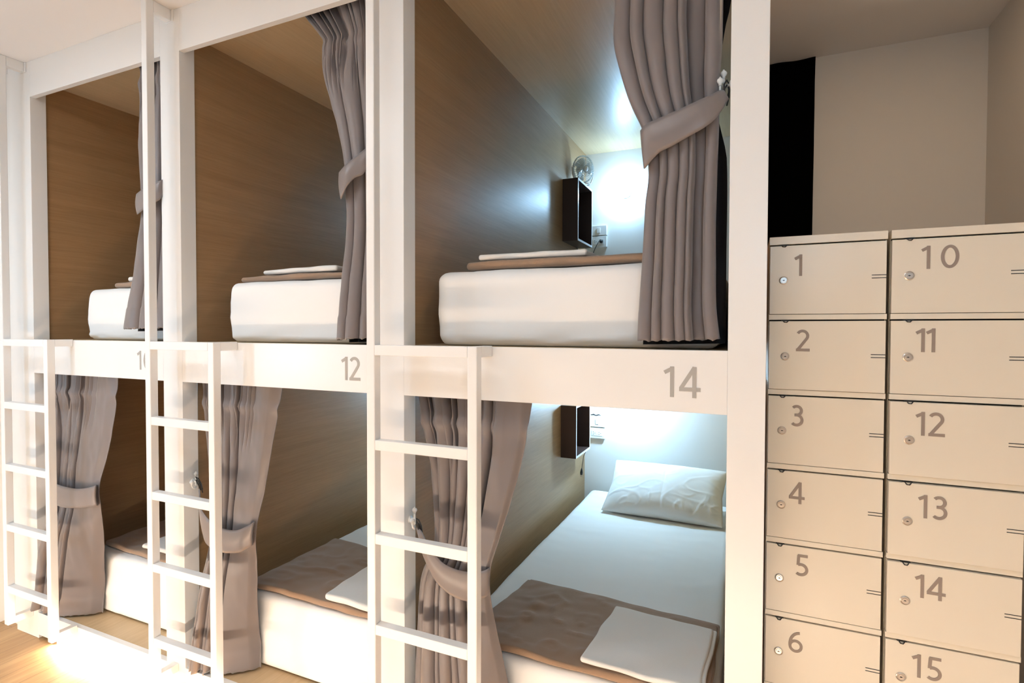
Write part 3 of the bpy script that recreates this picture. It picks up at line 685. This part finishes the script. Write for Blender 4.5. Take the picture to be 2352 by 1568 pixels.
unseen_opposite_lamp(.30, 2.13, 'unseen cool white globe lamp high on the opposite wall, facing the lockers', OPP_R, .04)
# ------------------------------------------------------------------ lockers
TOPS = [H+.2426-.2153*i for i in range(9)]
def locker(x0, x1, first, label):
    t = thing('locker_cabinet', label, 'locker', ((x0+x1)/2, .35, 0), 'numbered locker columns')
    yf = .1465; yb = .58; zt = H+.269
    fr = [(x0, x0+.0015, yf, yb, .0, zt), (x1-.0015, x1, yf, yb, .0, zt), (x0, x1, yf, yb, zt-.0015, zt), (x0, x1, yb-.0015, yb, 0, zt)]
    fr.append((x0, x1, .1285, yf, TOPS[0]+.0042, zt))
    for i, zz in enumerate(TOPS):
        zb = zz-.195-.0015
        zn = TOPS[i+1]+.0042 if i < 8 else 0.0
        fr.append((x0, x1, .1285, yf, max(zn, 0), zb))
    mesh('locker_frame', bxs(fr), 'locker', t, bevel=.0006)
    mesh('gap_shade', bx(x0+.002, x1-.002, yf+.002, yf+.006, .03, zt-.01), 'gap', t)  # thin dark sheet holds the shade of the door gaps
    rnd = random.Random(first)
    for i, zz in enumerate(TOPS):
        n = first+i; dy = {2: .004, 12: .007, 13: .007, 14: .005}.get(n, 0)
        yd = .128-dy
        d = mesh('door', bx(x0+.0015, x1-.0025, yd, yf-.001, zz-.195, zz), 'locker', t, bevel=.0008)
        lx, lz = LOCK.get(n, (x0+.038, zz-.098))
        bm = bmesh.new(); mt = Matrix.Translation((lx, yd-.0002, lz)) @ Matrix.Rotation(PI/2, 4, 'X')
        lathe(bm, [(0, 0), (.0118, 0), (.0118, .0012), (.0095, .0026), (.0085, .0014), (.0068, .0014), (.0062, .003), (0, .003)], mt, 28)
        lk = mesh('lock', bm, 'lock', d, smooth=False); lk.parent = d; lk.matrix_parent_inverse = Matrix.Identity(4)
        bm = bmesh.new(); box(bm, lx-.0030, lx+.0030, yd-.0036, yd-.0031, lz-.0008, lz+.0008); lathe(bm, [(0, .0029), (.0016, .0029), (.0016, .0036), (0, .0036)], mt, 10)
        kh = mesh('keyhole', bm, 'keyhole', d)
        s = mesh('vent_slots', bxs([(x1-.036, x1-.0028, yd-.0004, yd, zz-.0925, zz-.0905), (x1-.036, x1-.0028, yd-.0004, yd, zz-.1005, zz-.0985)]), 'keyhole', d)
        if n in NUM:
            nx_, z0_, z1_ = NUM[n]
            numeral('locker_number', str(n), nx_, yd-.0002, z0_, z1_-z0_, 'numberL', d, wid=1.0, gap={10: .22, 11: -.10, 12: -.04, 13: .0, 14: -.06, 15: .02}.get(n, 0))
        bx_ = lx+.000
        bm = bmesh.new(); box(bm, bx_-.010, bx_+.012, .1275, .140, zz+.0002, zz+.0030)
        tube(bm, [(bx_-.006, .1265, zz+.001), (bx_-.003, .1235-dy, zz-.003), (bx_+.003, .1235-dy, zz-.0035), (bx_+.007, .1265-dy, zz+.001)], .0016, 6)
        lt = mesh('latch', bm, 'black', t)
locker(.0555, .3420, 1, 'left cream steel locker column, doors numbered 1 to 6 in view')
locker(.3500, .6350, 10, 'right cream steel locker column, doors numbered 10 to 15 in view')
# black sheet on the wall beside the bunks, from the ceiling down
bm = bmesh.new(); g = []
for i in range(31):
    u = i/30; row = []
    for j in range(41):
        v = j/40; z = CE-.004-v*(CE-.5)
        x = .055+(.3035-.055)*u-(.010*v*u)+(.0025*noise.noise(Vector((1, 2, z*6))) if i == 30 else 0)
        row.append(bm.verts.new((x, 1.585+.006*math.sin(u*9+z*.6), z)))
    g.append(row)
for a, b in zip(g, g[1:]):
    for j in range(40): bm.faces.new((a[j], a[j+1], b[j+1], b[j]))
o = mesh('black_sheet', bm, 'blacksheet', smooth=True); o.modifiers.new('s', 'SOLIDIFY').thickness = .003
tag(o, 'black sheet hanging from the ceiling on the wall behind the lockers', 'cloth')

# ------------------------------------------------------------------ led strips and added ceiling lamps
for (a, b, n) in ((-3.32, -2.44, 'far left bunk'), (-2.296, -1.258, 'middle bunk, number 12'), (-1.114, -.058, 'bunk numbered 14')):
    led_near('warm led strip under the bottom rail of the '+n, a, b, LED_N)
led('led_strip', 'warm led strip at the foot of the opposite side of the corridor', LEDX0, LEDX1, -1.68, .03, math.radians(60), LED_F, w=.03)
def added_ceiling_lamp(x, y, w, d, strength, label, col=None):  # out-of-view lamps, added for fill light
    t = thing('added_ceiling_lamp', label, 'ceiling lamp', (x, y, CE), 'unseen flat ceiling lamps')
    mesh('lamp_frame', bx(x-w/2-.01, x+w/2+.01, y-d/2-.01, y+d/2+.01, CE-.02, CE), 'plastic', t)
    bm = bmesh.new(); v = [bm.verts.new(p) for p in ((x-w/2, y-d/2, CE-.0205), (x-w/2, y+d/2, CE-.0205), (x+w/2, y+d/2, CE-.0205), (x+w/2, y-d/2, CE-.0205))]; bm.faces.new(v)
    m = M['glowc'].copy(); m.node_tree.nodes['Principled BSDF'].inputs['Emission Strength'].default_value = strength
    if col: m.node_tree.nodes['Principled BSDF'].inputs['Emission Color'].default_value = col
    mesh('diffuser', bm, m, t)
added_ceiling_lamp(.66, .55, .34, .34, WARM_R, 'square warm lamp added out of view above the lockers', (1, .74, .47, 1))  # added to brighten the wall and ceiling behind the lockers
added_ceiling_lamp(-2.7, -1.25, .9, .35, CEIL1, 'unseen flat ceiling lamp over the far end of the corridor')
added_ceiling_lamp(-.95, -1.30, .9, .35, CEIL2, 'unseen flat ceiling lamp over the near end of the corridor')
w = bpy.data.worlds.new('room air'); w.use_nodes = True; bpy.context.scene.world = w
w.node_tree.nodes['Background'].inputs['Color'].default_value = (.8, .85, .9, 1); w.node_tree.nodes['Background'].inputs['Strength'].default_value = .0

# ------------------------------------------------------------------ camera
f_ = 1234.8
cam = bpy.data.cameras.new('camera'); co = bpy.data.objects.new('camera', cam); C.objects.link(co)
cam.sensor_width = 36; cam.lens = 36*f_/2352; cam.clip_start = .01
yaw, pit, rol = .413143, .021193, .0022689
Fv = Vector((-math.sin(yaw)*math.cos(pit), math.cos(yaw)*math.cos(pit), -math.sin(pit))); Rv = Vector((math.cos(yaw), math.sin(yaw), 0)); Uv = Rv.cross(Fv)
R2 = Rv*math.cos(rol)+Uv*math.sin(rol); U2 = Uv*math.cos(rol)-Rv*math.sin(rol)
co.matrix_world = Matrix(((R2.x, U2.x, -Fv.x, 0), (R2.y, U2.y, -Fv.y, -1.6), (R2.z, U2.z, -Fv.z, H), (0, 0, 0, 1)))
sc_ = bpy.context.scene; sc_.camera = co
vs = sc_.view_settings; vs.view_transform = 'Standard'; vs.look = 'None'; vs.gamma = 1; vs.use_curve_mapping = False; vs.exposure = EXPO
